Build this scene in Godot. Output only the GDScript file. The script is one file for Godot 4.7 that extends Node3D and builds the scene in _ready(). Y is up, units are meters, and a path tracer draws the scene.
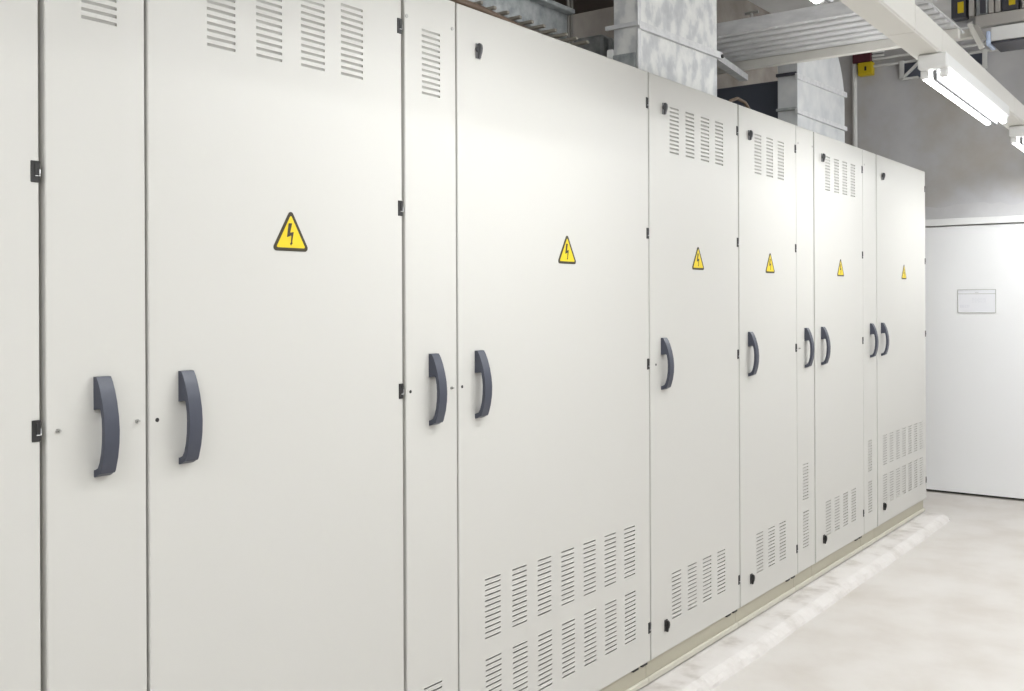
extends Node3D
# A row of cream switchgear cabinets on a low concrete kerb, under ducts, trays and fluorescent battens.
# x: away from the cabinet fronts, y: up, -z: along the row. Metres.

const FOCAL := 1020.0
const CENTRE := Vector2(512.0, 299.4)
const ROLL := 0.0045
const EYE := Vector3(1.69, 1.351, 0.0)
const YAW := 0.63846
const FAR_Z := -7.42
const CEIL := 3.2

var M := {}
var taken := {}

# ---------------------------------------------------------------- pixel directions
func ray(px: float, py: float) -> Vector3:
	var u := px - CENTRE.x
	var v := CENTRE.y - py
	var a := (u * cos(ROLL) + v * sin(ROLL)) / FOCAL
	var b := (-u * sin(ROLL) + v * cos(ROLL)) / FOCAL
	return Vector3(cos(YAW), 0, -sin(YAW)) * a + Vector3(0, b, 0) + Vector3(-sin(YAW), 0, -cos(YAW))

func on_z(px: float, py: float, z: float) -> Vector3:
	var r := ray(px, py)
	return EYE + r * ((z - EYE.z) / r.z)

func on_y(px: float, py: float, y: float) -> Vector3:
	var r := ray(px, py)
	return EYE + r * ((y - EYE.y) / r.y)

# ---------------------------------------------------------------- mesh helpers
func mb() -> SurfaceTool:
	var st := SurfaceTool.new()
	st.begin(Mesh.PRIMITIVE_TRIANGLES)
	return st

func tri(st: SurfaceTool, a: Vector3, b: Vector3, c: Vector3, n: Vector3, na = null, nb = null, nc = null) -> void:
	var flip := (c - a).cross(b - a).dot(n) < 0.0
	var x = na if na != null else n
	var y = nb if nb != null else n
	var z = nc if nc != null else n
	st.set_normal(x); st.add_vertex(a)
	if flip:
		st.set_normal(z); st.add_vertex(c)
		st.set_normal(y); st.add_vertex(b)
	else:
		st.set_normal(y); st.add_vertex(b)
		st.set_normal(z); st.add_vertex(c)

func quad(st: SurfaceTool, a: Vector3, b: Vector3, c: Vector3, d: Vector3, n: Vector3) -> void:
	tri(st, a, b, c, n)
	tri(st, a, c, d, n)

# a box with chamfered edges
func bbox(st: SurfaceTool, c: Vector3, s: Vector3, bev := 0.002) -> void:
	var h := s * 0.5
	var b: float = minf(bev, minf(h.x, minf(h.y, h.z)) * 0.6)
	for ax in 3:
		var u := (ax + 1) % 3
		var v := (ax + 2) % 3
		for sg in [-1.0, 1.0]:
			var n := Vector3.ZERO
			n[ax] = sg
			var p := []
			for k in [[-1, -1], [1, -1], [1, 1], [-1, 1]]:
				var q := Vector3.ZERO
				q[ax] = sg * h[ax]
				q[u] = k[0] * (h[u] - b)
				q[v] = k[1] * (h[v] - b)
				p.append(c + q)
			quad(st, p[0], p[1], p[2], p[3], n)
	for ax in 3:
		var u := (ax + 1) % 3
		var v := (ax + 2) % 3
		for su in [-1.0, 1.0]:
			for sv in [-1.0, 1.0]:
				var n := Vector3.ZERO
				n[u] = su
				n[v] = sv
				var p := []
				for e in [[-1, 0], [1, 0], [1, 1], [-1, 1]]:
					var q := Vector3.ZERO
					q[ax] = e[0] * (h[ax] - b)
					q[u] = su * (h[u] - (b if e[1] == 1 else 0.0))
					q[v] = sv * (h[v] - (0.0 if e[1] == 1 else b))
					p.append(c + q)
				quad(st, p[0], p[1], p[2], p[3], n.normalized())
	for sx in [-1.0, 1.0]:
		for sy in [-1.0, 1.0]:
			for sz in [-1.0, 1.0]:
				var g := Vector3(sx, sy, sz)
				tri(st, c + g * Vector3(h.x, h.y - b, h.z - b), c + g * Vector3(h.x - b, h.y, h.z - b), c + g * Vector3(h.x - b, h.y - b, h.z), g.normalized())

func span(st: SurfaceTool, lo: Vector3, hi: Vector3, bev := 0.002) -> void:
	bbox(st, (lo + hi) * 0.5, (hi - lo).abs(), bev)

# a bar of square section between two points
func bar(st: SurfaceTool, a: Vector3, b: Vector3, w: float, t: float, up := Vector3.UP) -> void:
	var d := (b - a).normalized()
	var s := d.cross(up)
	if s.length() < 0.01:
		s = d.cross(Vector3.RIGHT)
	s = s.normalized()
	var v := s.cross(d).normalized()
	var o := [s * w * 0.5 + v * t * 0.5, s * w * 0.5 - v * t * 0.5, -s * w * 0.5 - v * t * 0.5, -s * w * 0.5 + v * t * 0.5]
	for i in 4:
		var j := (i + 1) % 4
		quad(st, a + o[i], b + o[i], b + o[j], a + o[j], (o[i] + o[j]).normalized())
	quad(st, a + o[0], a + o[1], a + o[2], a + o[3], -d)
	quad(st, b + o[0], b + o[1], b + o[2], b + o[3], d)

func tube(st: SurfaceTool, pts: Array, r: float, sides := 12, caps := true) -> void:
	var rings := []
	var s := Vector3.ZERO
	for i in pts.size():
		var d: Vector3 = (pts[mini(i + 1, pts.size() - 1)] - pts[maxi(i - 1, 0)]).normalized()
		if s == Vector3.ZERO:
			s = d.cross(Vector3.UP)
			if s.length() < 0.05:
				s = d.cross(Vector3.RIGHT)
		s = (s - d * s.dot(d)).normalized()
		var v := d.cross(s)
		var ring := []
		for k in sides:
			var a := TAU * k / sides
			ring.append(s * cos(a) + v * sin(a))
		rings.append(ring)
	for i in pts.size() - 1:
		for k in sides:
			var j := (k + 1) % sides
			var n0: Vector3 = rings[i][k]
			var n1: Vector3 = rings[i][j]
			var n2: Vector3 = rings[i + 1][j]
			var n3: Vector3 = rings[i + 1][k]
			tri(st, pts[i] + n0 * r, pts[i] + n1 * r, pts[i + 1] + n2 * r, n0 + n1, n0, n1, n2)
			tri(st, pts[i] + n0 * r, pts[i + 1] + n2 * r, pts[i + 1] + n3 * r, n0 + n2, n0, n2, n3)
	if caps:
		for e in [0, pts.size() - 1]:
			var d: Vector3 = (pts[1] - pts[0]) if e == 0 else (pts[e - 1] - pts[e])
			for k in range(1, sides - 1):
				tri(st, pts[e] + rings[e][0] * r, pts[e] + rings[e][k] * r, pts[e] + rings[e][k + 1] * r, -d.normalized())

# extrude an outline given in the plane (a, b) along the third axis; at(a, b, depth) places a point
func prism(st: SurfaceTool, outline: PackedVector2Array, at: Callable, d0: float, d1: float, smooth := false) -> void:
	var idx := Geometry2D.triangulate_polygon(outline)
	var n_ax: Vector3 = (at.call(0.0, 0.0, 1.0) - at.call(0.0, 0.0, 0.0)).normalized()
	for i in range(0, idx.size(), 3):
		for e in [[d0, -1.0], [d1, 1.0]]:
			var p := []
			for k in 3:
				var q := outline[idx[i + k]]
				p.append(at.call(q.x, q.y, e[0]))
			tri(st, p[0], p[1], p[2], n_ax * e[1] * signf(d1 - d0))
	var m := outline.size()
	var turn := 1.0 if Geometry2D.is_polygon_clockwise(outline) else -1.0
	var norms := []
	for i in m:
		var e := outline[(i + 1) % m] - outline[i]
		norms.append(Vector2(-e.y, e.x).normalized() * turn)
	for i in m:
		var j := (i + 1) % m
		var a := outline[i]
		var b := outline[j]
		var n: Vector2 = norms[i]
		var na := n
		var nb := n
		if smooth:
			if norms[(i + m - 1) % m].dot(n) > 0.8:
				na = (norms[(i + m - 1) % m] + n).normalized()
			if norms[j].dot(n) > 0.8:
				nb = (norms[j] + n).normalized()
		var z0: Vector3 = at.call(0.0, 0.0, 0.0)
		var N: Vector3 = at.call(n.x, n.y, 0.0) - z0
		var NA: Vector3 = at.call(na.x, na.y, 0.0) - z0
		var NB: Vector3 = at.call(nb.x, nb.y, 0.0) - z0
		var p0: Vector3 = at.call(a.x, a.y, d0)
		var p1: Vector3 = at.call(b.x, b.y, d0)
		var p2: Vector3 = at.call(b.x, b.y, d1)
		var p3: Vector3 = at.call(a.x, a.y, d1)
		tri(st, p0, p1, p2, N, NA, NB, NB)
		tri(st, p0, p2, p3, N, NA, NB, NA)

func done(st: SurfaceTool, called: String, m: Material, parent: Node = self, at := Vector3.ZERO) -> MeshInstance3D:
	return inst(st.commit(), called, m, parent, at)

func inst(mesh: Mesh, called: String, m: Material, parent: Node = self, at := Vector3.ZERO) -> MeshInstance3D:
	var o := MeshInstance3D.new()
	o.mesh = mesh
	if m:
		o.material_override = m
	o.name = numbered(called) if parent == self else called
	parent.add_child(o, true)
	o.position = at
	return o

func numbered(called: String) -> String:
	if not taken.has(called):
		taken[called] = 0
		return called
	taken[called] += 1
	return "%s_%03d" % [called, taken[called]]

func tag(o: Node, label: String, category: String, group := "", kind := "") -> Node:
	o.set_meta("label", label)
	o.set_meta("category", category)
	if group:
		o.set_meta("group", group)
	if kind:
		o.set_meta("kind", kind)
	return o

func thing(called: String, at: Vector3, label: String, category: String, group := "") -> Node3D:
	var o := Node3D.new()
	o.name = numbered(called)
	add_child(o)
	o.position = at
	tag(o, label, category, group)
	return o

# ---------------------------------------------------------------- materials
func plain(c: Color, rough: float, metal := 0.0, spec := 0.5) -> StandardMaterial3D:
	var m := StandardMaterial3D.new()
	m.albedo_color = c
	m.roughness = rough
	m.metallic = metal
	m.metallic_specular = spec
	return m

func noise_tex(seed_: int, freq: float, ramp: Array, octaves := 5, size := 512, kind := FastNoiseLite.TYPE_SIMPLEX_SMOOTH) -> NoiseTexture2D:
	var n := FastNoiseLite.new()
	n.seed = seed_
	n.frequency = freq
	n.noise_type = kind
	n.fractal_octaves = octaves
	n.fractal_gain = 0.55
	var t := NoiseTexture2D.new()
	t.width = size
	t.height = size
	t.seamless = true
	t.noise = n
	var g := Gradient.new()
	var offs := PackedFloat32Array()
	var cols := PackedColorArray()
	for e in ramp:
		offs.append(e[0])
		cols.append(e[1])
	g.offsets = offs
	g.colors = cols
	t.color_ramp = g
	return t

func noisy(tex: Texture2D, scale: Vector3, rough: float, metal := 0.0) -> StandardMaterial3D:
	var m := StandardMaterial3D.new()
	m.albedo_texture = tex
	m.uv1_triplanar = true
	m.uv1_world_triplanar = true
	m.uv1_scale = scale
	m.roughness = rough
	m.metallic = metal
	return m

func materials() -> void:
	M.paint = plain(Color(0.772, 0.765, 0.745), 0.46, 0.0, 0.45)
	M.carcass = plain(Color(0.80, 0.79, 0.74), 0.5)
	M.plinth = plain(Color(0.72, 0.70, 0.63), 0.5)
	M.plinth_rail = plain(Color(0.765, 0.75, 0.695), 0.5)
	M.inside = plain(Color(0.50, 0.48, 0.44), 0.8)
	M.handle = plain(Color(0.25, 0.262, 0.31), 0.42)
	M.black = plain(Color(0.13, 0.125, 0.125), 0.5)
	M.grey_plastic = plain(Color(0.50, 0.50, 0.51), 0.5)
	M.lock_grey = plain(Color(0.33, 0.33, 0.34), 0.45)
	M.chrome = plain(Color(0.78, 0.78, 0.78), 0.3, 0.85)
	M.zinc = plain(Color(0.66, 0.655, 0.64), 0.4, 0.6)
	M.sign_black = plain(Color(0.20, 0.17, 0.09), 0.5)
	M.sign_yellow = plain(Color(0.86, 0.755, 0.06), 0.5)
	M.white = plain(Color(0.91, 0.91, 0.905), 0.5)
	M.trunk_white = plain(Color(0.86, 0.85, 0.825), 0.45)
	M.trunk_side = plain(Color(0.69, 0.675, 0.655), 0.5)
	M.door = plain(Color(0.94, 0.94, 0.943), 0.5)
	M.lintel = plain(Color(0.93, 0.93, 0.925), 0.55)
	M.gap = plain(Color(0.12, 0.12, 0.12), 0.8)
	M.conduit = plain(Color(0.86, 0.86, 0.85), 0.5)
	M.yellow = plain(Color(0.80, 0.70, 0.05), 0.5)
	M.maroon = plain(Color(0.30, 0.10, 0.14), 0.55)
	M.slate = plain(Color(0.33, 0.35, 0.40), 0.6)
	M.dark_metal = plain(Color(0.24, 0.24, 0.27), 0.55)
	M.brown = plain(Color(0.34, 0.29, 0.27), 0.7)
	M.rod = plain(Color(0.55, 0.54, 0.52), 0.45, 0.5)
	M.blue_cap = plain(Color(0.78, 0.84, 0.95), 0.3)
	M.bed = plain(Color(0.56, 0.54, 0.50), 0.7)
	M.copper = plain(Color(0.40, 0.33, 0.27), 0.5)
	M.frame_grey = plain(Color(0.73, 0.73, 0.71), 0.5)
	# galvanised sheet: pale zinc with cloudy spangle
	M.galv = noisy(noise_tex(11, 0.012, [[0.0, Color(0.71, 0.715, 0.725)], [0.38, Color(0.785, 0.79, 0.795)], [0.55, Color(0.86, 0.86, 0.855)], [1.0, Color(0.92, 0.92, 0.91)]], 5), Vector3(1.5, 1.15, 1.5), 0.5, 0.1)
	M.galv_light = noisy(noise_tex(17, 0.010, [[0.0, Color(0.75, 0.76, 0.77)], [0.45, Color(0.815, 0.82, 0.825)], [1.0, Color(0.88, 0.88, 0.875)]], 4), Vector3(0.9, 0.9, 0.9), 0.5, 0.15)
	M.galv_dull = noisy(noise_tex(23, 0.02, [[0.0, Color(0.52, 0.54, 0.55)], [0.5, Color(0.66, 0.675, 0.68)], [1.0, Color(0.76, 0.77, 0.77)]], 5), Vector3(1.5, 1.5, 1.5), 0.5, 0.25)
	M.tray = noisy(noise_tex(31, 0.02, [[0.0, Color(0.78, 0.78, 0.785)], [0.5, Color(0.835, 0.835, 0.84)], [1.0, Color(0.88, 0.88, 0.88)]], 4), Vector3(0.8, 2.0, 2.0), 0.5, 0.15)
	# fair-faced concrete of walls and ceiling
	M.concrete = noisy(noise_tex(41, 0.006, [[0.0, Color(0.72, 0.70, 0.675)], [0.42, Color(0.755, 0.748, 0.745)], [0.60, Color(0.775, 0.772, 0.782)], [1.0, Color(0.81, 0.808, 0.81)]], 6), Vector3(0.45, 0.45, 0.45), 0.85)
	M.mortar = noisy(noise_tex(47, 0.01, [[0.0, Color(0.77, 0.765, 0.77)], [1.0, Color(0.83, 0.828, 0.832)]], 5), Vector3(0.6, 0.6, 0.6), 0.85)
	M.ceiling = noisy(noise_tex(45, 0.007, [[0.0, Color(0.78, 0.775, 0.77)], [0.5, Color(0.83, 0.828, 0.825)], [1.0, Color(0.87, 0.868, 0.865)]], 5), Vector3(0.5, 0.5, 0.5), 0.85)
	M.concrete_brown = noisy(noise_tex(43, 0.008, [[0.0, Color(0.50, 0.47, 0.44)], [0.5, Color(0.60, 0.57, 0.54)], [1.0, Color(0.70, 0.67, 0.64)]], 6), Vector3(0.5, 0.5, 0.5), 0.85)
	# smooth screeded floor, pale, with beige blotches and fine speckle
	var fl := noise_tex(57, 0.006, [[0.0, Color(0.855, 0.838, 0.815)], [0.40, Color(0.893, 0.882, 0.868)], [0.6, Color(0.91, 0.903, 0.893)], [1.0, Color(0.93, 0.926, 0.92)]], 6, 1024)
	M.floor = noisy(fl, Vector3(0.33, 0.33, 0.33), 0.5)
	M.floor.albedo_color = Color(0.885, 0.87, 0.855)
	M.kerb = noisy(noise_tex(61, 0.015, [[0.0, Color(0.81, 0.795, 0.775)], [0.28, Color(0.895, 0.886, 0.875)], [0.45, Color(0.93, 0.925, 0.918)], [1.0, Color(0.955, 0.953, 0.95)]], 6), Vector3(0.7, 0.7, 0.7), 0.75)
	M.kerb.albedo_color = Color(0.89, 0.875, 0.865)
	var bump := noise_tex(63, 0.03, [[0.0, Color.BLACK], [1.0, Color.WHITE]], 5, 256)
	bump.as_normal_map = true
	bump.bump_strength = 3.0
	bump.color_ramp = null
	M.kerb.normal_enabled = true
	M.kerb.normal_texture = bump
	M.kerb.normal_scale = 0.35
	M.tube = plain(Color(1, 1, 1), 0.4)
	M.tube.emission_enabled = true
	M.tube.emission = Color(0.985, 1.0, 1.0)
	M.tube.emission_energy_multiplier = 11.0

# ---------------------------------------------------------------- cabinet pieces
const SLOT_W := 0.069
const SLOT_HIGH := 0.0058
const SLOT_LOW := 0.0040
const PITCH := 0.01425
const SLOTS := 12
const DOOR_LO := 0.122
const DOOR_HI := 2.122
const THICK := 0.022
var slot_mesh: ArrayMesh
var slot_mesh_high: ArrayMesh
var handle_mesh: ArrayMesh
var sign_mesh: ArrayMesh
var hinge_mesh: ArrayMesh
var lock_mesh_black: ArrayMesh
var lock_mesh_grey: ArrayMesh
var screw_mesh: ArrayMesh

# one louvre: the blade bent inwards behind its slot, with a slight rolled lip over it
func make_slot(SLOT_H: float) -> ArrayMesh:
	var st := mb()
	var w := SLOT_W / 2
	var p := [Vector2(0.0, SLOT_H + 0.0012), Vector2(0.0007, SLOT_H + 0.0006), Vector2(0.0006, SLOT_H - 0.0002), Vector2(-0.001, SLOT_H - 0.0006), Vector2(-0.0075, -0.0030)]
	for k in p.size() - 1:
		var e: Vector2 = p[k + 1] - p[k]
		var n := Vector3(-e.y, e.x, 0).normalized()
		quad(st, Vector3(p[k].x, p[k].y, -w), Vector3(p[k].x, p[k].y, w), Vector3(p[k + 1].x, p[k + 1].y, w), Vector3(p[k + 1].x, p[k + 1].y, -w), n)
	return st.commit()

# the curved pull handle, 178 mm tall; origin on the door face at its middle
func make_handle() -> ArrayMesh:
	var st := mb()
	var ctl_out := [[0.0, 0.0895], [0.009, 0.0890], [0.0150, 0.080], [0.0220, 0.064], [0.0290, 0.042], [0.0340, 0.018], [0.0362, -0.006], [0.0352, -0.030], [0.0312, -0.054], [0.0235, -0.0785], [0.0205, -0.0835], [0.016, -0.0845]]
	var foot := [[0.010, -0.0880], [0.003, -0.0905], [0.0, -0.0905], [0.0, -0.078], [0.006, -0.0765], [0.0125, -0.0735]]
	var inner := [[0.0180, -0.064], [0.0232, -0.046], [0.0258, -0.026], [0.0266, -0.004], [0.0254, 0.014], [0.0222, 0.030], [0.0190, 0.0335], [0.006, 0.0315], [0.0, 0.0300]]
	var poly := PackedVector2Array()
	for e in ctl_out + foot + inner:
		poly.append(Vector2(e[0], e[1]))
	prism(st, poly, func(a, b, d): return Vector3(a, b, d), -0.0145, 0.0145, true)
	return st.commit()

func rounded_triangle(side: float, r: float) -> PackedVector2Array:
	# base on y = 0
	var h := side * sqrt(3.0) / 2.0
	var c := [Vector2(-side / 2 + r * sqrt(3.0), r), Vector2(side / 2 - r * sqrt(3.0), r), Vector2(0, h - 2 * r)]
	var start := [210.0, 330.0, 90.0]
	var poly := PackedVector2Array()
	for i in 3:
		for k in 7:
			var a: float = deg_to_rad(start[i] - 60.0 + 120.0 * k / 6.0)
			poly.append(c[i] + Vector2(cos(a), sin(a)) * r)
	return poly

# the electrical hazard triangle: black rim, yellow field, black bolt
func make_sign() -> ArrayMesh:
	var mesh := ArrayMesh.new()
	var at := func(a, b, d): return Vector3(d, b, -a)
	var st := mb()
	prism(st, rounded_triangle(0.106, 0.0075), at, 0.0, 0.0010)
	st.set_material(M.sign_black)
	st.commit(mesh)
	st = mb()
	var inner := rounded_triangle(0.0815, 0.0025)
	for i in inner.size():
		inner[i].y += 0.0072
	prism(st, inner, at, 0.0008, 0.0013)
	st.set_material(M.sign_yellow)
	st.commit(mesh)
	st = mb()
	var bolt := PackedVector2Array()
	for e in [[328, 268], [368, 268], [345, 375], [386, 366], [366, 490], [377, 488], [352, 524], [341, 494], [352, 492], [358, 408], [308, 430]]:
		bolt.append(Vector2((e[0] - 355) / 402.0 * 0.098, (585 - e[1]) / 457.0 * 0.0865))
	prism(st, bolt, at, 0.0010, 0.0016)
	st.set_material(M.sign_black)
	st.commit(mesh)
	return mesh

# hinge: dark moulded leaf let into the door edge, with its pale pin
func make_hinge() -> ArrayMesh:
	var mesh := ArrayMesh.new()
	var st := mb()
	bbox(st, Vector3(0.0006, 0, 0.0070), Vector3(0.003, 0.037, 0.0155), 0.0012)
	bbox(st, Vector3(0.0022, 0.004, 0.007), Vector3(0.0024, 0.020, 0.0035), 0.0008)
	bbox(st, Vector3(-0.004, 0.0, -0.0012), Vector3(0.010, 0.034, 0.0012), 0.0004)
	st.set_material(M.black)
	st.commit(mesh)
	st = mb()
	tube(st, [Vector3(0.0028, -0.0075, 0.008), Vector3(0.0028, -0.0072, -0.0004), Vector3(0.0024, 0.004, -0.0006)], 0.0011, 8)
	st.set_material(M.chrome)
	st.commit(mesh)
	return mesh

# quarter-turn lock: round boss with a folded wing
func make_lock(body: Material, wing: Material) -> ArrayMesh:
	var mesh := ArrayMesh.new()
	var st := mb()
	bbox(st, Vector3(0.0016, 0.0, -0.004), Vector3(0.0032, 0.040, 0.020), 0.0012)
	st.set_material(body)
	st.commit(mesh)
	st = mb()
	tube(st, [Vector3(0.002, 0.004, 0), Vector3(0.009, 0.004, 0)], 0.0085, 16)
	var wingp := PackedVector2Array()
	for e in [[0.006, 0.018], [0.012, 0.019], [0.0165, 0.014], [0.018, 0.006], [0.0165, -0.004], [0.013, -0.013], [0.0115, -0.020], [0.006, -0.020]]:
		wingp.append(Vector2(e[0], e[1]))
	prism(st, wingp, func(a, b, d): return Vector3(a, b, d), -0.004, 0.004)
	st.set_material(wing)
	st.commit(mesh)
	return mesh

func make_screw() -> ArrayMesh:
	var st := mb()
	tube(st, [Vector3(0, 0, 0), Vector3(0.0025, 0, 0)], 0.0042, 12)
	tube(st, [Vector3(0.002, 0, 0), Vector3(0.0085, 0.0005, 0.0)], 0.0024, 8)
	return st.commit()

# folded sheet door with real slots; local origin at the near lower corner of its face, z runs negative
func door_mesh(w: float, h: float, banks: Array) -> ArrayMesh:
	var st := mb()
	var r := 0.0035
	var zc := [r, w - r]
	var yc := [r, h - r]
	var holes := []
	for b in banks:
		zc.append(b[0]); zc.append(b[0] + SLOT_W)
		for k in SLOTS:
			var y: float = b[1] - k * PITCH
			yc.append(y - b[2]); yc.append(y)
			holes.append(Rect2(b[0], y - b[2], SLOT_W, b[2]))
	zc.sort()
	yc.sort()
	var zs := [zc[0]]
	for v in zc:
		if v - zs[-1] > 0.0003: zs.append(v)
	var ys := [yc[0]]
	for v in yc:
		if v - ys[-1] > 0.0003: ys.append(v)
	var n := Vector3.RIGHT
	for j in ys.size() - 1:
		var run := -1.0
		for i in zs.size() - 1:
			var mid := Vector2((zs[i] + zs[i + 1]) / 2, (ys[j] + ys[j + 1]) / 2)
			var hole := false
			for q in holes:
				if q.has_point(mid):
					hole = true
					break
			if not hole and run < 0:
				run = zs[i]
			if run >= 0 and (hole or i == zs.size() - 2):
				var e: float = zs[i] if hole else zs[i + 1]
				quad(st, Vector3(0, ys[j], -run), Vector3(0, ys[j], -e), Vector3(0, ys[j + 1], -e), Vector3(0, ys[j + 1], -run), n)
				run = -1.0
	# rolled edges and returns
	var rim := [Vector2(0, 0), Vector2(w, 0), Vector2(w, h), Vector2(0, h)]
	var cen := Vector2(w / 2, h / 2)
	for i in 4:
		var a: Vector2 = rim[i]
		var b: Vector2 = rim[(i + 1) % 4]
		var out2 := Vector2(signf(((a + b) / 2 - cen).x) if absf(a.x - b.x) < 0.001 else 0.0, signf(((a + b) / 2 - cen).y) if absf(a.y - b.y) < 0.001 else 0.0)
		var o := Vector3(0, out2.y, -out2.x)
		var sa := (cen - a).sign()
		var sb := (cen - b).sign()
		for k in 5:
			var p := []
			var nn := []
			for e in [k, k + 1]:
				if e <= 4:
					var an: float = PI / 2 * e / 4.0
					var ins: float = r * (1 - sin(an))
					var dep: float = -r * (1 - cos(an))
					var qa: Vector2 = a + sa * ins
					var qb: Vector2 = b + sb * ins
					p.append(Vector3(dep, qa.y, -qa.x)); p.append(Vector3(dep, qb.y, -qb.x))
					nn.append(Vector3(cos(an), 0, 0) + o * sin(an))
				else:
					p.append(Vector3(-THICK, a.y, -a.x)); p.append(Vector3(-THICK, b.y, -b.x))
					nn.append(o)
			var N: Vector3 = (nn[0] + nn[1]).normalized()
			tri(st, p[0], p[1], p[3], N, nn[0], nn[0], nn[1])
			tri(st, p[0], p[3], p[2], N, nn[0], nn[1], nn[1])
	return st.commit()

# a cabinet between distances a and b along the row
func cabinet(called: String, a: float, b: float, o: Dictionary) -> Node3D:
	var base := Vector3(-0.30, 0.036, -(a + b) / 2)
	var root := thing(called, base, o.label, "cabinet", o.get("group", ""))
	var near: float = o.get("near_gap", 0.005)
	var far: float = o.get("far_gap", 0.005)
	# carcass: sides, back, top, bottom
	var st := mb()
	var L := func(v: Vector3) -> Vector3: return v - base
	var bk := -0.60
	span(st, L.call(Vector3(bk, 0.125, -a - 0.001)), L.call(Vector3(-0.024, 2.118, -a - 0.013)))
	span(st, L.call(Vector3(bk, 0.125, -b + 0.013)), L.call(Vector3(-0.024, 2.118, -b + 0.001)))
	span(st, L.call(Vector3(bk, 0.125, -a - 0.013)), L.call(Vector3(bk + 0.012, 2.118, -b + 0.013)))
	span(st, L.call(Vector3(bk + 0.012, 2.104, -a - 0.013)), L.call(Vector3(-0.024, 2.118, -b + 0.013)))
	span(st, L.call(Vector3(bk + 0.012, 0.125, -a - 0.013)), L.call(Vector3(-0.024, 0.139, -b + 0.013)))
	done(st, "body", M.carcass, root)
	# mounting plate inside, seen only through the louvres
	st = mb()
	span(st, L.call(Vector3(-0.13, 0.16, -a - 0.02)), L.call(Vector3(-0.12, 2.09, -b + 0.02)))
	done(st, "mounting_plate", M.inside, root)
	# plinth: recessed web with a paler foot rail
	st = mb()
	span(st, L.call(Vector3(-0.56, 0.036, -a - 0.001)), L.call(Vector3(-0.020, 0.124, -b + 0.001)), 0.001)
	done(st, "plinth", M.plinth, root)
	st = mb()
	span(st, L.call(Vector3(-0.0195, 0.0405, -a - 0.001)), L.call(Vector3(-0.009, 0.062, -b + 0.001)), 0.005)
	done(st, "foot_rail", M.plinth_rail, root)
	if o.get("clips", false):
		for zz in [b - 0.085, b - 0.025]:
			st = mb()
			bbox(st, L.call(Vector3(-0.0145, 0.1135, -zz)), Vector3(0.010, 0.010, 0.035), 0.001)
			done(st, "door_stop", M.black, root)
	# door
	var w := b - a - near - far
	var h := DOOR_HI - DOOR_LO
	var banks := []
	for e in o.get("banks", []):
		banks.append([e[0] - a - near, e[1] - DOOR_LO + 0.002, SLOT_HIGH if e[1] > 1.0 else SLOT_LOW])
	var d := inst(door_mesh(w, h, banks), "door", M.paint, root, L.call(Vector3(0, DOOR_LO, -a - near)))
	var D := func(s: float, y: float) -> Vector3: return Vector3(0, y - DOOR_LO, -(s - a - near))
	for e in banks:
		for k in SLOTS:
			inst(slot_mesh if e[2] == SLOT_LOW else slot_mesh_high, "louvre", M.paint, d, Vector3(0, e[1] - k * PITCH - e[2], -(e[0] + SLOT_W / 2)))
	if o.has("handle"):
		inst(handle_mesh, "handle", M.handle, d, D.call(o.handle + 0.0145, 1.1265))
	if o.has("sign"):
		inst(sign_mesh, "warning_triangle", null, d, D.call(o.sign, 1.457))
	for y in o.get("hinges", []):
		inst(hinge_mesh, "hinge", null, d, D.call(b - far - 0.0005, y))
	if o.has("lock"):
		inst(lock_mesh_grey, "lock", null, d, D.call(o.lock + 0.004, 2.012))
		inst(lock_mesh_black, "lock", null, d, D.call(o.lock + 0.004, 0.215))
	for e in o.get("screws", []):
		inst(screw_mesh, "screw", M.zinc, d, D.call(e[0], e[1]))
	for e in o.get("caps", []):
		st = mb()
		tube(st, [Vector3(-0.0006, 0, 0), Vector3(0.0012, 0, 0)], 0.005, 12)
		done(st, "plug", M.zinc, d, D.call(e[0], e[1]))
	for e in o.get("keyholes", []):
		st = mb()
		tube(st, [Vector3(-0.0006, 0, 0), Vector3(0.0006, 0, 0)], 0.0042, 12)
		done(st, "keyhole", M.black, d, D.call(e[0], e[1]))
	return root

func bank_row(first: float, n: int, y: float, step := 0.1225) -> Array:
	var r := []
	for k in n:
		r.append([first + k * step, y])
	return r

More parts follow.
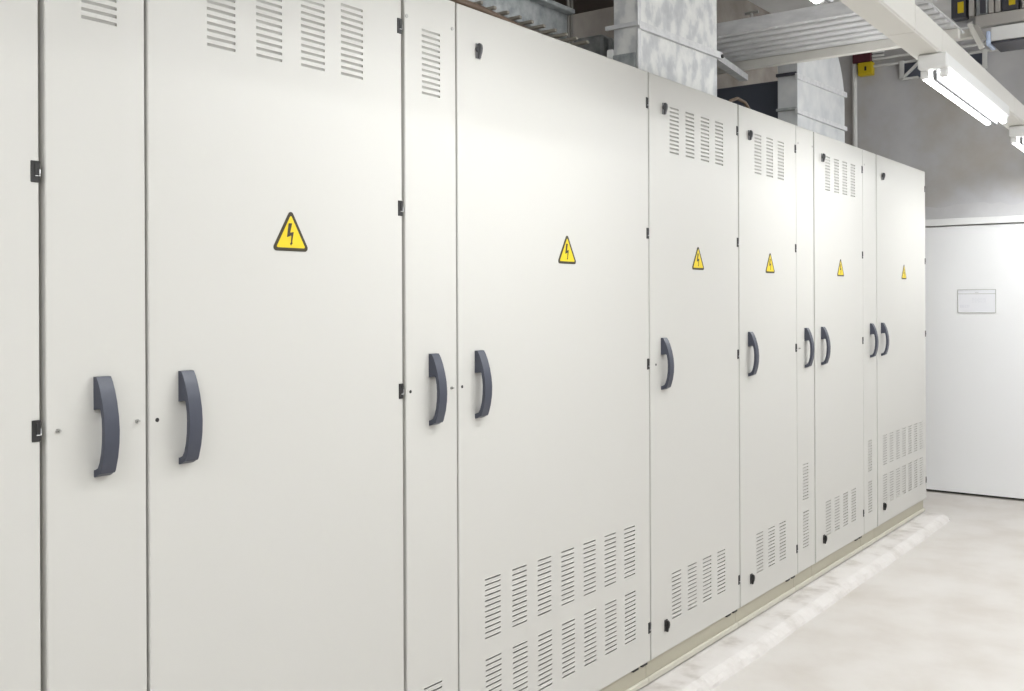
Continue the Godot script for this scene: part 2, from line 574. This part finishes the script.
# ---------------------------------------------------------------- lamps
func luminaire(x: float, z: float, y_top: float, label: String, group: String, turn := 0.0) -> void:
	# z is the end nearer to the camera, 1.30 long
	var root := thing("batten_luminaire", Vector3(x, y_top - 0.095, z - 0.65), label, "ceiling light", group)
	root.rotation.y = turn
	var st := mb()
	bbox(st, Vector3(0, 0.066, 0), Vector3(0.104, 0.056, 1.30), 0.006)
	done(st, "housing", M.white, root)
	st = mb()
	bbox(st, Vector3(0, 0.0195, 0), Vector3(0.016, 0.036, 1.22), 0.003)
	done(st, "spine", M.grey_plastic, root)
	for s in [-1.0, 1.0]:
		st = mb()
		tube(st, [Vector3(s * 0.034, 0.017, -0.60), Vector3(s * 0.034, 0.017, 0.60)], 0.013, 16)
		done(st, "tube", M.tube, root)
	for e in [-1.0, 1.0]:
		for s in [-1.0, 1.0]:
			st = mb()
			bbox(st, Vector3(s * 0.034, 0.024, e * 0.613), Vector3(0.028, 0.032, 0.022), 0.004)
			done(st, "lamp_holder", M.white, root)
	var white := Color(0.985, 0.995, 1.0)
	for k in [-1.0, 1.0]:
		var l := AreaLight3D.new()
		l.name = "lamp_light"
		l.area_size = Vector2(0.024, 1.2)
		l.light_color = white
		l.light_energy = LAMP / 2.0
		l.shadow_enabled = true
		l.area_range = 14.0
		l.area_attenuation = 2.0
		root.add_child(l, true)
		l.position = Vector3(k * 0.034, 0.002, 0)
		l.rotation = Vector3(-PI / 2, 0, 0)
	# the bare tubes also shine sideways, past the housing
	for k in [-1.0, 1.0]:
		var g := AreaLight3D.new()
		g.name = "side_glow"
		g.area_size = Vector2(0.026, 1.2)
		g.light_color = white
		g.light_energy = SIDE
		g.area_range = 14.0
		g.area_attenuation = 2.0
		g.shadow_enabled = true
		root.add_child(g, true)
		g.position = Vector3(k * 0.052, 0.017, 0)
		# long side along z, shining outwards along x
		g.basis = Basis(Vector3(0, 1, 0), Vector3(0, 0, 1) , Vector3(1, 0, 0)) if k < 0 else Basis(Vector3(0, -1, 0), Vector3(0, 0, 1), Vector3(-1, 0, 0))

const LAMP := 0.66
const SIDE := 0.10

func _ready() -> void:
	# ------------------------------------------------------------ camera, environment
	var cam := Camera3D.new()
	cam.name = "camera"
	add_child(cam)
	cam.position = EYE
	cam.basis = Basis(Vector3.UP, YAW) * Basis(Vector3(0, 0, 1), -ROLL)
	cam.near = 0.05
	cam.far = 60.0
	cam.projection = Camera3D.PROJECTION_FRUSTUM
	cam.size = 691.0 / FOCAL * cam.near
	cam.frustum_offset = Vector2(0.0, -(345.5 - CENTRE.y) / FOCAL * cam.near)
	cam.current = true
	var we := WorldEnvironment.new()
	we.name = "environment"
	var env := Environment.new()
	env.background_mode = Environment.BG_COLOR
	env.background_color = Color(0.02, 0.02, 0.02)
	env.tonemap_mode = Environment.TONE_MAPPER_LINEAR
	env.tonemap_exposure = 1.58
	env.sdfgi_enabled = true
	env.ssao_enabled = true
	env.ssil_enabled = true
	we.environment = env
	add_child(we)
	materials()
	lamps()
	shell()
	cabinets()
	ducts()
	trays()
	far_wall_fittings()
	rack()

func lamps() -> void:
	# the row carried by the trunking; the trunking runs 1.5 degrees off the cabinets
	var turn := 0.027
	var cx := func(z: float) -> float: return 0.695 + (z + 3.1) * 0.027
	var names := ["fluorescent batten beneath the trunking, over the widest cabinet", "twin-tube fluorescent batten on the trunking after its cable tray crossing", "fluorescent batten closest to the white door on the trunking"]
	var zs := [-1.50, -3.93, -5.86]
	for i in 3:
		luminaire(cx.call(zs[i] - 0.65) + 0.027, zs[i], 2.25, names[i], "battens along the trunking", turn)
	for z in [0.85, 3.05]:
		luminaire(cx.call(z - 0.65) + 0.027, z, 2.25, "fluorescent batten on the trunking behind the viewer", "battens along the trunking", turn)
	for z in [3.5, 1.9, 0.3, -1.3, -2.9, -4.5, -6.05]:
		luminaire(2.55, z, 3.02, "fluorescent batten of the second row across the aisle", "battens across the aisle")

func shell() -> void:
	var st := mb()
	span(st, Vector3(-1.1, -0.2, 4.2), Vector3(3.9, 0.0, FAR_Z - 0.4), 0.0)
	tag(done(st, "floor", M.floor), "pale screeded concrete floor with beige blotches", "floor", "", "structure")
	st = mb()
	span(st, Vector3(-1.1, CEIL, 4.2), Vector3(3.9, CEIL + 0.2, FAR_Z - 0.4), 0.0)
	tag(done(st, "ceiling", M.ceiling), "grey concrete ceiling above trays and ducts", "ceiling", "", "structure")
	st = mb()
	span(st, Vector3(-1.1, 0, 4.0), Vector3(-0.9, CEIL, FAR_Z), 0.0)
	tag(done(st, "wall_left", M.concrete_brown), "brownish concrete wall behind the cabinets", "wall", "", "structure")
	st = mb()
	span(st, Vector3(3.7, 0, 4.0), Vector3(3.9, CEIL, FAR_Z), 0.0)
	tag(done(st, "wall_right", M.door), "white wall across the aisle", "wall", "", "structure")
	st = mb()
	span(st, Vector3(-1.1, 0, 4.0), Vector3(3.9, CEIL, 4.2), 0.0)
	tag(done(st, "wall_front", M.door), "white wall behind the viewer", "wall", "", "structure")
	# end wall with its door opening
	st = mb()
	var dl := -0.42
	var dr := 0.78
	var dh := 1.846
	span(st, Vector3(-1.1, 0, FAR_Z), Vector3(dl, CEIL, FAR_Z - 0.2), 0.0)
	span(st, Vector3(dr, 0, FAR_Z), Vector3(3.9, CEIL, FAR_Z - 0.2), 0.0)
	span(st, Vector3(dl, dh, FAR_Z), Vector3(dr, CEIL, FAR_Z - 0.2), 0.0)
	tag(done(st, "wall_back", M.concrete), "bare grey concrete end wall above the white door", "wall", "", "structure")
	st = mb()
	var band := PackedVector2Array([Vector2(-0.85, 1.893), Vector2(1.1, 1.893)])
	var rb := RandomNumberGenerator.new()
	rb.seed = 3
	for k in 40:
		band.append(Vector2(1.1 - k * 0.05, 1.985 + rb.randf_range(-0.012, 0.012) + 0.012 * sin(k * 0.7)))
	prism(st, band, func(a, c, d): return Vector3(a, c, d), FAR_Z, FAR_Z + 0.003)
	done(st, "mortar_band", M.mortar, get_node("wall_back"))
	# door leaf, its lintel board and dark threshold gap
	st = mb()
	span(st, Vector3(dl + 0.004, 0.016, FAR_Z - 0.005), Vector3(dr - 0.004, dh - 0.006, FAR_Z - 0.05), 0.003)
	var leaf := done(st, "door_1", M.door)
	tag(leaf, "plain white flush door in the end wall", "door", "", "structure")
	st = mb()
	span(st, Vector3(dl, 0.0, FAR_Z - 0.06), Vector3(dr, dh, FAR_Z - 0.19), 0.0)
	done(st, "backing", M.gap, leaf)
	st = mb()
	span(st, Vector3(dl - 0.06, dh, FAR_Z), Vector3(dr + 0.06, dh + 0.046, FAR_Z + 0.018), 0.003)
	tag(done(st, "trim_1", M.lintel), "white lintel board over the white door", "trim", "", "structure")
	# low kerb that carries the cabinets, worn round along its edge
	st = mb()
	var prof := PackedVector2Array([Vector2(-0.60, 0.0), Vector2(0.142, 0.0), Vector2(0.137, 0.011), Vector2(0.127, 0.022), Vector2(0.114, 0.030), Vector2(0.098, 0.035), Vector2(0.08, 0.036), Vector2(-0.60, 0.036)])
	var rng := RandomNumberGenerator.new()
	rng.seed = 5
	var secs := []
	var z := 3.9
	while z > -6.53:
		secs.append([z, 0.0015 * sin(z * 3.1) + 0.0012 * sin(z * 8.3 + 1.0) + rng.randf_range(-0.0012, 0.0012), rng.randf_range(-0.0008, 0.0008)])
		z -= 0.02
	var chips := []
	for i in secs.size():
		var row := []
		for k in prof.size():
			row.append(Vector2(rng.randf_range(-0.0045, 0.002), rng.randf_range(-0.0025, 0.0015)))
		chips.append(row)
	var face := mb()
	for i in secs.size() - 1:
		for k in range(1, prof.size() - 1):
			var q := []
			for e in [[i, k], [i + 1, k], [i + 1, k + 1], [i, k + 1]]:
				var v: Vector2 = prof[e[1]]
				var edge := 1.0 if e[1] <= 5 else 0.0
				var drop := 1.0 if e[1] in [2, 3, 4] else 0.0
				var chip: Vector2 = chips[e[0]][e[1]] * drop
				q.append(Vector3(v.x + secs[e[0]][1] * edge + chip.x, v.y + secs[e[0]][2] * drop + chip.y, secs[e[0]][0]))
			var n: Vector3 = (q[2] - q[0]).cross(q[1] - q[3]).normalized()
			if n.y < 0: n = -n
			quad(face if k < 4 else st, q[0], q[1], q[2], q[3], n)
	for e in [0, secs.size() - 1]:
		var at := func(a, b, d): return Vector3(a, b, d)
		prism(st, prof, at, secs[e][0] - 0.0005, secs[e][0] + 0.0005)
	var kerb := done(st, "trim_2", M.kerb)
	done(face, "worn_edge", M.kerb, kerb)
	tag(kerb, "low worn concrete kerb under the row of cabinets", "kerb", "", "structure")

func cabinets() -> void:
	slot_mesh = make_slot(SLOT_LOW)
	slot_mesh_high = make_slot(SLOT_HIGH)
	handle_mesh = make_handle()
	sign_mesh = make_sign()
	hinge_mesh = make_hinge()
	lock_mesh_black = make_lock(M.black, M.black)
	lock_mesh_grey = make_lock(M.grey_plastic, M.lock_grey)
	screw_mesh = make_screw()
	var HI := 2.024
	var MID := 0.599
	var LOW := 0.383
	var H4 := [2.015, 1.573, 1.130, 0.236]
	var G := "switchgear cabinets in the row"
	var N := "narrow switchgear cabinets in the row"
	var G4 := 0.0055
	cabinet("switchgear_cabinet", -0.05, 0.926, {"label": "plain cream cabinet beside a narrow one, with dark hinges but no handle showing", "group": G, "hinges": H4, "handle": 0.03, "far_gap": G4})
	cabinet("narrow_cabinet", 0.926, 1.129, {"label": "narrow cream cabinet next to the plain cabinet, handle between two zinc screws", "group": N, "handle": 1.019, "banks": bank_row(0.999, 1, HI - 0.010) + bank_row(0.999, 1, MID) + bank_row(0.999, 1, LOW), "screws": [[0.952, 1.126], [1.106, 1.128]], "near_gap": G4, "far_gap": 0.003})
	cabinet("switchgear_cabinet", 1.129, 1.837, {"label": "cream cabinet with four high louvre banks, standing between two narrow louvred cabinets", "group": G, "handle": 1.196, "sign": 1.479, "banks": [[1.266, HI - 0.006], [1.3885, HI - 0.004], [1.511, HI - 0.002], [1.630, HI]] + bank_row(1.266, 4, LOW), "hinges": H4, "keyholes": [[1.149, 1.126]], "near_gap": 0.003, "far_gap": G4})
	cabinet("narrow_cabinet", 1.837, 2.040, {"label": "narrow cream cabinet beside the widest cabinet, one louvre bank up high", "group": N, "handle": 1.926, "banks": bank_row(1.905, 1, HI) + bank_row(1.903, 1, LOW), "screws": [[2.014, 1.124]], "caps": [[1.850, 2.045], [2.023, 2.05]], "keyholes": [[1.858, 1.126]], "near_gap": G4, "far_gap": 0.003})
	cabinet("switchgear_cabinet", 2.040, 3.061, {"label": "widest cream cabinet with a plain top and two rows of low louvres", "group": G, "handle": 2.110, "sign": 2.555, "lock": 2.121, "banks": bank_row(2.150, 7, MID) + bank_row(2.152, 7, LOW), "hinges": H4, "keyholes": [[2.057, 1.124]], "near_gap": 0.003, "far_gap": 0.004, "clips": true})
	cabinet("switchgear_cabinet", 3.061, 3.790, {"label": "cream cabinet beneath the flat mottled duct, four louvre banks high and four low", "group": G, "handle": 3.140, "sign": 3.429, "lock": 3.158, "banks": bank_row(3.211, 4, HI) + bank_row(3.214, 4, LOW), "hinges": H4, "keyholes": [[3.104, 1.125]], "near_gap": 0.004, "far_gap": 0.004, "clips": true})
	cabinet("switchgear_cabinet", 3.790, 4.405, {"label": "cream cabinet with three louvre banks high and three low", "group": G, "handle": 3.874, "sign": 4.105, "lock": 3.886, "banks": bank_row(3.948, 3, HI) + bank_row(3.950, 3, LOW), "hinges": H4, "near_gap": 0.005, "far_gap": 0.002, "clips": true})
	cabinet("narrow_cabinet", 4.405, 4.627, {"label": "narrow cream cabinet with plain top beside the cabinet of three louvre banks", "group": N, "handle": 4.498, "banks": bank_row(4.470, 1, MID) + bank_row(4.470, 1, LOW), "screws": [[4.43, 1.126]], "caps": [[4.43, 2.045], [4.606, 2.05]], "near_gap": 0.002, "far_gap": 0.007})
	cabinet("switchgear_cabinet", 4.627, 5.333, {"label": "cream cabinet beneath the rounded elbow duct, between two plain-topped narrow cabinets", "group": G, "handle": 4.710, "sign": 4.987, "lock": 4.727, "banks": bank_row(4.775, 4, HI) + bank_row(4.765, 4, LOW), "hinges": H4, "near_gap": 0.007, "far_gap": 0.002, "clips": true})
	cabinet("narrow_cabinet", 5.333, 5.562, {"label": "narrow plain-topped cream cabinet beside the end cabinet of the row", "group": N, "handle": 5.442, "banks": bank_row(5.400, 1, MID) + bank_row(5.400, 1, LOW), "caps": [[5.36, 2.045]], "near_gap": 0.002, "far_gap": 0.007})
	cabinet("switchgear_cabinet", 5.562, 6.533, {"label": "end cream cabinet of the row, next to the white door", "group": G, "handle": 5.632, "sign": 6.071, "lock": 5.658, "banks": bank_row(5.660, 7, MID, 0.120) + bank_row(5.660, 7, LOW, 0.120), "hinges": H4, "near_gap": 0.007, "far_gap": 0.004})

# ---------------------------------------------------------------- overhead
func ducts() -> void:
	# flat upright duct on the cabinet top
	var b := Vector3(-0.15, 2.1185, -3.49)
	var root := thing("flat_duct", b, "flat mottled galvanised duct rising from a cabinet top", "duct")
	var st := mb()
	span(st, Vector3(-0.049, 0.0, 0.325), Vector3(0.049, CEIL - b.y, -0.325), 0.003)
	done(st, "sheet_body", M.galv, root)
	st = mb()
	span(st, Vector3(0.0495, 0, 0.331), Vector3(0.056, CEIL - b.y, 0.309), 0.002)
	done(st, "corner_strip", M.tray, root)
	st = mb()
	bar(st, Vector3(0.056, 0.201, 0.331), Vector3(0.056, 0.218, -0.352), 0.012, 0.026)
	done(st, "clamp_bar", M.tray, root)
	st = mb()
	bar(st, Vector3(-0.075, 0.205, 0.334), Vector3(0.060, 0.205, 0.334), 0.012, 0.014)
	done(st, "clamp_bar", M.tray, root)
	st = mb()
	tube(st, [Vector3(0.056, 0.214, -0.340), Vector3(0.068, 0.214, -0.340)], 0.008, 10)
	done(st, "bolt", M.black, root)
	st = mb()
	span(st, Vector3(-0.075, 0.0, 0.330), Vector3(-0.050, 0.13, 0.300), 0.002)
	done(st, "foot_strip", M.white, root)
	st = mb()
	span(st, Vector3(-0.046, 0.0, 0.3265), Vector3(0.044, 0.105, 0.335), 0.001)
	done(st, "patch_plate", M.galv_dull, root)
	# elbow duct
	b = Vector3(-0.21, 2.1185, -5.19)
	root = thing("elbow_duct", b, "galvanised duct with a rounded elbow, beside the upright white conduit", "duct")
	var poly := PackedVector2Array([Vector2(-0.345, 0.0), Vector2(0.345, 0.0)])
	for k in 13:
		var a := PI / 2 * k / 12.0
		poly.append(Vector2(0.345 - 0.34 + 0.34 * cos(a), 0.27 + 0.36 * sin(a)))
	poly.append(Vector2(-0.345, 0.63))
	st = mb()
	prism(st, poly, func(a, c, d): return Vector3(d, c, -a), -0.05, 0.05, true)
	done(st, "sheet_body", M.galv_light, root)
	for e in [[0.315, 0.335, 0.026], [0.145, 0.150, 0.022]]:
		st = mb()
		bar(st, Vector3(0.056, e[0], 0.375), Vector3(0.056, e[1], -0.352), 0.012, e[2])
		done(st, "flange_bar", M.tray, root)
	st = mb()
	span(st, Vector3(-0.054, 0.325, 0.3455), Vector3(0.050, 0.34, 0.362), 0.001)
	done(st, "side_flange", M.dark_metal, root)
	st = mb()
	span(st, Vector3(-0.054, 0.155, 0.3455), Vector3(0.050, 0.168, 0.362), 0.001)
	done(st, "side_flange", M.galv_dull, root)
	# dark busbar box on the cabinet tops, left of the elbow duct
	st = mb()
	span(st, Vector3(-0.85, 2.1185, -4.93), Vector3(-0.285, 2.448, -5.4), 0.004)
	root = thing("busbar_box", Vector3(-0.56, 2.1185, -5.16), "dark slate metal box on the cabinet tops behind the elbow duct", "box")
	var o := done(st, "casing", M.slate, root)
	o.position = -root.position
	st = mb()
	tube(st, [Vector3(-0.10, 2.126, -3.90), Vector3(-0.11, 2.175, -3.96), Vector3(-0.12, 2.20, -4.05), Vector3(-0.12, 2.195, -4.13), Vector3(-0.12, 2.16, -4.19), Vector3(-0.12, 2.126, -4.21)], 0.007, 10)
	tag(done(st, "cable_loop", M.copper), "short brown cable loop lying on the cabinet top in front of the dark box", "cable")
	# concrete downstand beam and its hanger behind the flat duct
	st = mb()
	span(st, Vector3(-0.62, 2.66, 3.9), Vector3(-0.895, 2.80, -3.95), 0.01)
	tag(done(st, "steel_beam", M.brown), "dark brown steel beam along the brownish wall", "beam")
	st = mb()
	span(st, Vector3(-0.42, 2.1185, -3.45), Vector3(-0.84, 2.40, -4.15), 0.01)
	root = thing("trunking_box", Vector3(-0.63, 2.1185, -3.8), "dull grey metal box on the cabinet tops behind the flat duct", "box")
	o = done(st, "casing", M.galv_dull, root)
	o.position = -root.position
	st = mb()
	bar(st, Vector3(-0.415, 2.13, -3.50), Vector3(-0.415, 2.39, -3.50), 0.01, 0.02, Vector3.RIGHT)
	o = done(st, "corner_angle", M.galv_dull, root)
	o.position = -root.position

func trays() -> void:
	var st := mb()
	# galvanised cable ladder on the cabinet tops
	var b := Vector3(-0.29, 2.20, -1.6)
	var root := thing("cable_ladder", b, "galvanised cable ladder with pale rungs lying along the cabinet tops", "cable ladder")
	st = mb()
	span(st, Vector3(-0.125, 0.115, 1.9), Vector3(-0.11, 0.225, -1.57), 0.003)
	done(st, "side_rail", M.galv_dull, root)
	st = mb()
	span(st, Vector3(-0.11, 0.205, 1.9), Vector3(-0.075, 0.222, -1.57), 0.003)
	done(st, "rail_lip", M.galv_dull, root)
	st = mb()
	span(st, Vector3(0.125, -0.08, 1.9), Vector3(0.14, -0.045, -1.45), 0.003)
	done(st, "side_rail", M.galv_dull, root)
	for k in 14:
		st = mb()
		bbox(st, Vector3(-0.013, 0.045, -0.55 - k * 0.066), Vector3(0.19, 0.010, 0.014), 0.002)
		done(st, "rung", M.bed, root)
	st = mb()
	tube(st, [Vector3(-0.20, 2.221, 0.3), Vector3(-0.20, 2.221, -1.6), Vector3(-0.205, 2.221, -2.4), Vector3(-0.25, 2.221, -2.75), Vector3(-0.29, 2.205, -2.95), Vector3(-0.33, 2.19, -3.05), Vector3(-0.345, 2.125, -3.08)], 0.012, 10)
	tag(done(st, "power_cable", M.copper), "brown power cable lying along the cable ladder and dipping behind the cabinet top", "cable")
	for x in [0, 1]:
		st = mb()
		tube(st, [Vector3(-0.41 - 0.03 * x, 2.30, -3.19 - 0.07 * x), Vector3(-0.41 - 0.03 * x, CEIL, -3.19 - 0.07 * x)], 0.006, 8)
		tag(done(st, "hanger_rod", M.rod), ["thin steel hanger rod right at the end of the cable ladder", "thin steel hanger rod a hand behind the ladder end, by the wall"][x], "rod", "hanger rods at the cable ladder")
	# ribbed tray crossing over the trunking
	b = Vector3(0.0, 2.50, -4.45)
	root = thing("cable_tray", b, "ribbed galvanised cable tray crossing above the lighting trunking", "cable tray")
	var x0 := -0.78
	var x1 := 0.62
	st = mb()
	span(st, Vector3(x0, 0.012, 0.31), Vector3(x1, 0.02, -0.34), 0.001)
	done(st, "tray_bed", M.tray, root)
	st = mb()
	span(st, Vector3(x0, 0.0, 0.32), Vector3(x1, 0.058, 0.31), 0.002)
	done(st, "side_rail", M.tray, root)
	for k in 5:
		st = mb()
		span(st, Vector3(x0, 0.0, 0.245 - k * 0.088), Vector3(x1, 0.0125, 0.195 - k * 0.088), 0.006)
		done(st, "rib", M.tray, root)
	for k in 11:
		st = mb()
		span(st, Vector3(x0 + 0.03 + k * 0.13, 0.004, 0.292), Vector3(x0 + 0.135 + k * 0.13, 0.013, 0.268), 0.003)
		done(st, "embossed_slot", M.tray, root)
	st = mb()
	span(st, Vector3(x0, -0.030, -0.225), Vector3(x1, 0.0115, -0.265), 0.003)
	done(st, "support_channel", M.trunk_white, root)
	st = mb()
	tube(st, [Vector3(-0.10, 0.02, 0.29), Vector3(-0.10, 0.085, 0.29)], 0.007, 8)
	tube(st, [Vector3(-0.13, 0.085, 0.29), Vector3(-0.07, 0.085, 0.29)], 0.007, 8)
	done(st, "tee_bolt", M.zinc, root)
	# strut end under the tray
	st = mb()
	bar(st, on_y(714, 57, 2.445), on_y(744, 78, 2.445), 0.041, 0.03)
	tag(done(st, "channel_strut", M.tray), "short galvanised channel strut under the ribbed tray beside the flat duct", "strut")
	# lighting trunking: cover lengths with joints
	var p0 := Vector3(0.695 + (3.4 + 3.1) * 0.027, 2.2505, 3.4)
	root = thing("lighting_trunking", p0, "cream metal lighting trunking carrying the fluorescent battens", "trunking")
	root.rotation.y = 0.027
	var joints := [0.0, 2.2, 4.4, 6.99, 7.40, 8.95, 10.75]
	for i in joints.size() - 1:
		st = mb()
		span(st, Vector3(-0.048, 0.0, -joints[i] - 0.0015), Vector3(0.048, 0.006, -joints[i + 1] + 0.0015), 0.002)
		done(st, "cover", M.trunk_white, root)
		st = mb()
		span(st, Vector3(-0.050, 0.007, -joints[i] - 0.002), Vector3(0.050, 0.098 if i > 2 else 0.15, -joints[i + 1] + 0.002), 0.003)
		done(st, "channel", M.trunk_white, root)

func far_wall_fittings() -> void:
	var Z := FAR_Z + 0.021
	# upright conduit with its bend
	var st := mb()
	var pts := [Vector3(-0.71, 0.0, Z), Vector3(-0.71, 2.95, Z)]
	for k in 7:
		var a := PI / 2 * k / 6.0
		pts.append(Vector3(-0.71 + 0.14 * (1 - cos(a)), 3.02 + 0.11 * sin(a), Z))
	tube(st, pts, 0.019, 12)
	tag(done(st, "wall_conduit", M.conduit), "white upright conduit bending at its top beside the yellow box", "conduit")
	# maroon and yellow call-point boxes
	var c := on_z(865.5, 57.5, FAR_Z)
	st = mb()
	span(st, Vector3(-0.075, -0.045, 0.0), Vector3(0.055, 0.045, 0.06), 0.004)
	tag(done(st, "maroon_box", M.maroon, self, Vector3(c.x, c.y, FAR_Z)), "maroon box right above the yellow box", "box")
	c = on_z(867.5, 70, FAR_Z)
	var root := thing("yellow_box", Vector3(c.x, c.y - 0.047, FAR_Z), "yellow box on the end wall beside the upright conduit", "box")
	st = mb()
	span(st, Vector3(-0.052, 0.0, 0.0), Vector3(0.052, 0.094, 0.06), 0.006)
	done(st, "housing", M.yellow, root)
	st = mb()
	bbox(st, Vector3(0.004, 0.047, 0.062), Vector3(0.014, 0.030, 0.006), 0.003)
	done(st, "lever", M.black, root)
	# conduits along the wall
	var rows := [[3.105, -0.60, -0.50], [3.078, -0.60, -0.50], [3.055, -0.60, 1.6], [3.005, -0.58, 1.6]]
	var says := ["short white conduit stub, upper of two at the maroon box", "short white conduit stub, lower of two at the maroon box", "long white conduit along the end wall, higher of the long pair", "long white conduit along the end wall, lower of the long pair"]
	for i in 4:
		st = mb()
		tube(st, [Vector3(rows[i][1], rows[i][0], Z), Vector3(rows[i][2], rows[i][0], Z)], 0.010, 10)
		tag(done(st, "wall_conduit", M.conduit), says[i], "conduit", "conduits along the end wall")
	# cantilever brackets under the conduits
	for k in 2:
		root = thing("wall_bracket", Vector3([-0.325, 0.115][k], 2.885, FAR_Z), ["white triangular bracket with a dark web beside the lit batten", "white bracket under the conduits behind the lighting trunking"][k], "bracket", "brackets on the end wall")
		var m := 1.0 - 2.0 * k
		st = mb()
		bar(st, Vector3(-0.05 * m, 0.0, 0.03), Vector3(-0.05 * m, 0.13, 0.03), 0.014, 0.03, Vector3.RIGHT)
		done(st, "upright", M.conduit, root)
		st = mb()
		bar(st, Vector3(-0.05 * m, 0.0, 0.03), Vector3(0.09 * m, 0.125, 0.03), 0.03, 0.014)
		done(st, "brace", M.conduit, root)
		st = mb()
		bar(st, Vector3(-0.05 * m, 0.0, 0.03), Vector3(0.06 * m, 0.0, 0.03), 0.03, 0.012)
		done(st, "foot", M.conduit, root)
		st = mb()
		span(st, Vector3(-0.045 * m, 0.005, 0.002), Vector3(0.085 * m, 0.128, 0.014), 0.001)
		done(st, "web_plate", M.slate, root)
	# framed notice on the door
	root = thing("notice", Vector3(0.10, 1.245, FAR_Z - 0.0045), "small framed white notice on the white door", "notice")
	st = mb()
	span(st, Vector3(-0.119, 0.002, 0.0), Vector3(0.119, 0.158, 0.003), 0.001)
	var sheet := done(st, "sheet", null, root)
	var img := Image.create(240, 160, false, Image.FORMAT_RGB8)
	img.fill(Color(0.925, 0.925, 0.94))
	var rng := RandomNumberGenerator.new()
	rng.seed = 9
	for r in 5:
		for k in 9:
			img.fill_rect(Rect2i(90 + k * 10, 58 + r * 7, rng.randi_range(4, 8), 2), Color(0.84, 0.84, 0.87))
	for r in 3:
		for k in 6:
			img.fill_rect(Rect2i(12 + k * 11, 108 + r * 7, rng.randi_range(4, 9), 2), Color(0.80, 0.80, 0.84))
	for k in 4:
		img.fill_rect(Rect2i(110 + k * 6, 16, 4, 5), Color(0.74, 0.74, 0.74))
	var sm := StandardMaterial3D.new()
	sm.albedo_texture = ImageTexture.create_from_image(img)
	sm.roughness = 0.5
	sm.albedo_color = Color(1, 1, 1)
	var q := mb()
	for e in [[0, 0], [1, 1], [1, 0], [0, 0], [0, 1], [1, 1]]:
		q.set_normal(Vector3(0, 0, 1))
		q.set_uv(Vector2(e[0], 1 - e[1]))
		q.add_vertex(Vector3(-0.117 + 0.234 * e[0], 0.004 + 0.152 * e[1], 0.0034))
	sheet.material_override = M.white
	inst(q.commit(), "print", sm, root)
	for e in [[Vector3(-0.121, 0, 0), Vector3(-0.117, 0.16, 0.006)], [Vector3(0.117, 0, 0), Vector3(0.121, 0.16, 0.006)], [Vector3(-0.121, 0, 0), Vector3(0.121, 0.004, 0.006)], [Vector3(-0.121, 0.156, 0), Vector3(0.121, 0.160, 0.006)], [Vector3(-0.117, 0.128, 0.001), Vector3(0.117, 0.132, 0.005)]]:
		st = mb()
		span(st, e[0], e[1], 0.001)
		done(st, "frame_strip", M.frame_grey, root)

# isolators on a hung frame past the trunking
func rack() -> void:
	var Z := -5.0
	var c := Vector3(0.95, 2.575, Z)
	var root := thing("isolator_rack", c, "hung grey frame of dark isolators with yellow plates, past the trunking", "switch rack")
	var st := mb()
	span(st, Vector3(-0.33, 0.0, -0.02), Vector3(0.75, 0.055, 0.02), 0.003)
	done(st, "cross_rail", M.trunk_side, root)
	st = mb()
	span(st, Vector3(-0.45, 0.03, -0.06), Vector3(0.75, CEIL - c.y, -0.09), 0.002)
	done(st, "back_panel", M.tray, root)
	for e in [[-0.40, 0.062, 0], [-0.30, 0.046, 2], [-0.185, 0.066, 1], [0.02, 0.066, 1]]:
		var x: float = e[0]
		st = mb()
		span(st, Vector3(x - e[1] / 2, 0.058, -0.05), Vector3(x + e[1] / 2, 0.20, 0.02), 0.004)
		var iso := done(st, "isolator", M.dark_metal if e[2] != 2 else M.galv_dull, root)
		if e[2] != 2:
			st = mb()
			span(st, Vector3(x - 0.002, 0.078, 0.0205), Vector3(x + 0.024, 0.128, 0.026), 0.001)
			done(st, "yellow_plate", M.yellow, iso)
		else:
			st = mb()
			span(st, Vector3(x - 0.006, 0.06, 0.0205), Vector3(x + 0.018, 0.16, 0.028), 0.001)
			done(st, "dark_plate", M.dark_metal, iso)
	for x in [-0.345, -0.262, -0.234, -0.125, -0.05, 0.09, 0.2]:
		st = mb()
		span(st, Vector3(x - 0.01, 0.058, -0.02), Vector3(x + 0.012, CEIL - c.y, 0.02), 0.002)
		done(st, "post", M.trunk_side, root)
	# pale strut stub and its knee bracket
	st = mb()
	span(st, Vector3(0.50, 2.535, -4.98), Vector3(0.612, 2.575, -5.02), 0.003)
	tag(done(st, "strut_stub", M.trunk_white), "short pale strut stub beside the trunking", "strut")
	root = thing("knee_bracket", Vector3(0.635, 2.47, -5.0), "sloping grey knee bracket beside the bright white channel", "bracket")
	st = mb()
	bar(st, on_z(970, 24, -4.955) - root.position, on_z(982, 48, -4.955) - root.position, 0.03, 0.022)
	done(st, "arm", M.trunk_white, root)
	st = mb()
	bar(st, on_z(976, 25, -4.955) - root.position, on_z(984, 40, -4.955) - root.position, 0.03, 0.02)
	done(st, "cheek", M.trunk_side, root)
	# white reflector channel with a bluish end piece
	root = thing("reflector_channel", Vector3(1.0, 2.49, -4.98), "bright white channel with a bluish end below the isolators", "channel")
	st = mb()
	span(st, Vector3(-0.31, 0.012, 0.0), Vector3(0.6, 0.075, 0.012), 0.003)
	done(st, "front_face", M.white, root)
	st = mb()
	span(st, Vector3(-0.31, 0.0, -0.19), Vector3(0.6, 0.011, 0.012), 0.003)
	done(st, "underside", M.dark_metal, root)
	st = mb()
	span(st, Vector3(-0.330, -0.006, -0.10), Vector3(-0.312, 0.06, 0.014), 0.004)
	done(st, "end_piece", M.blue_cap, root)
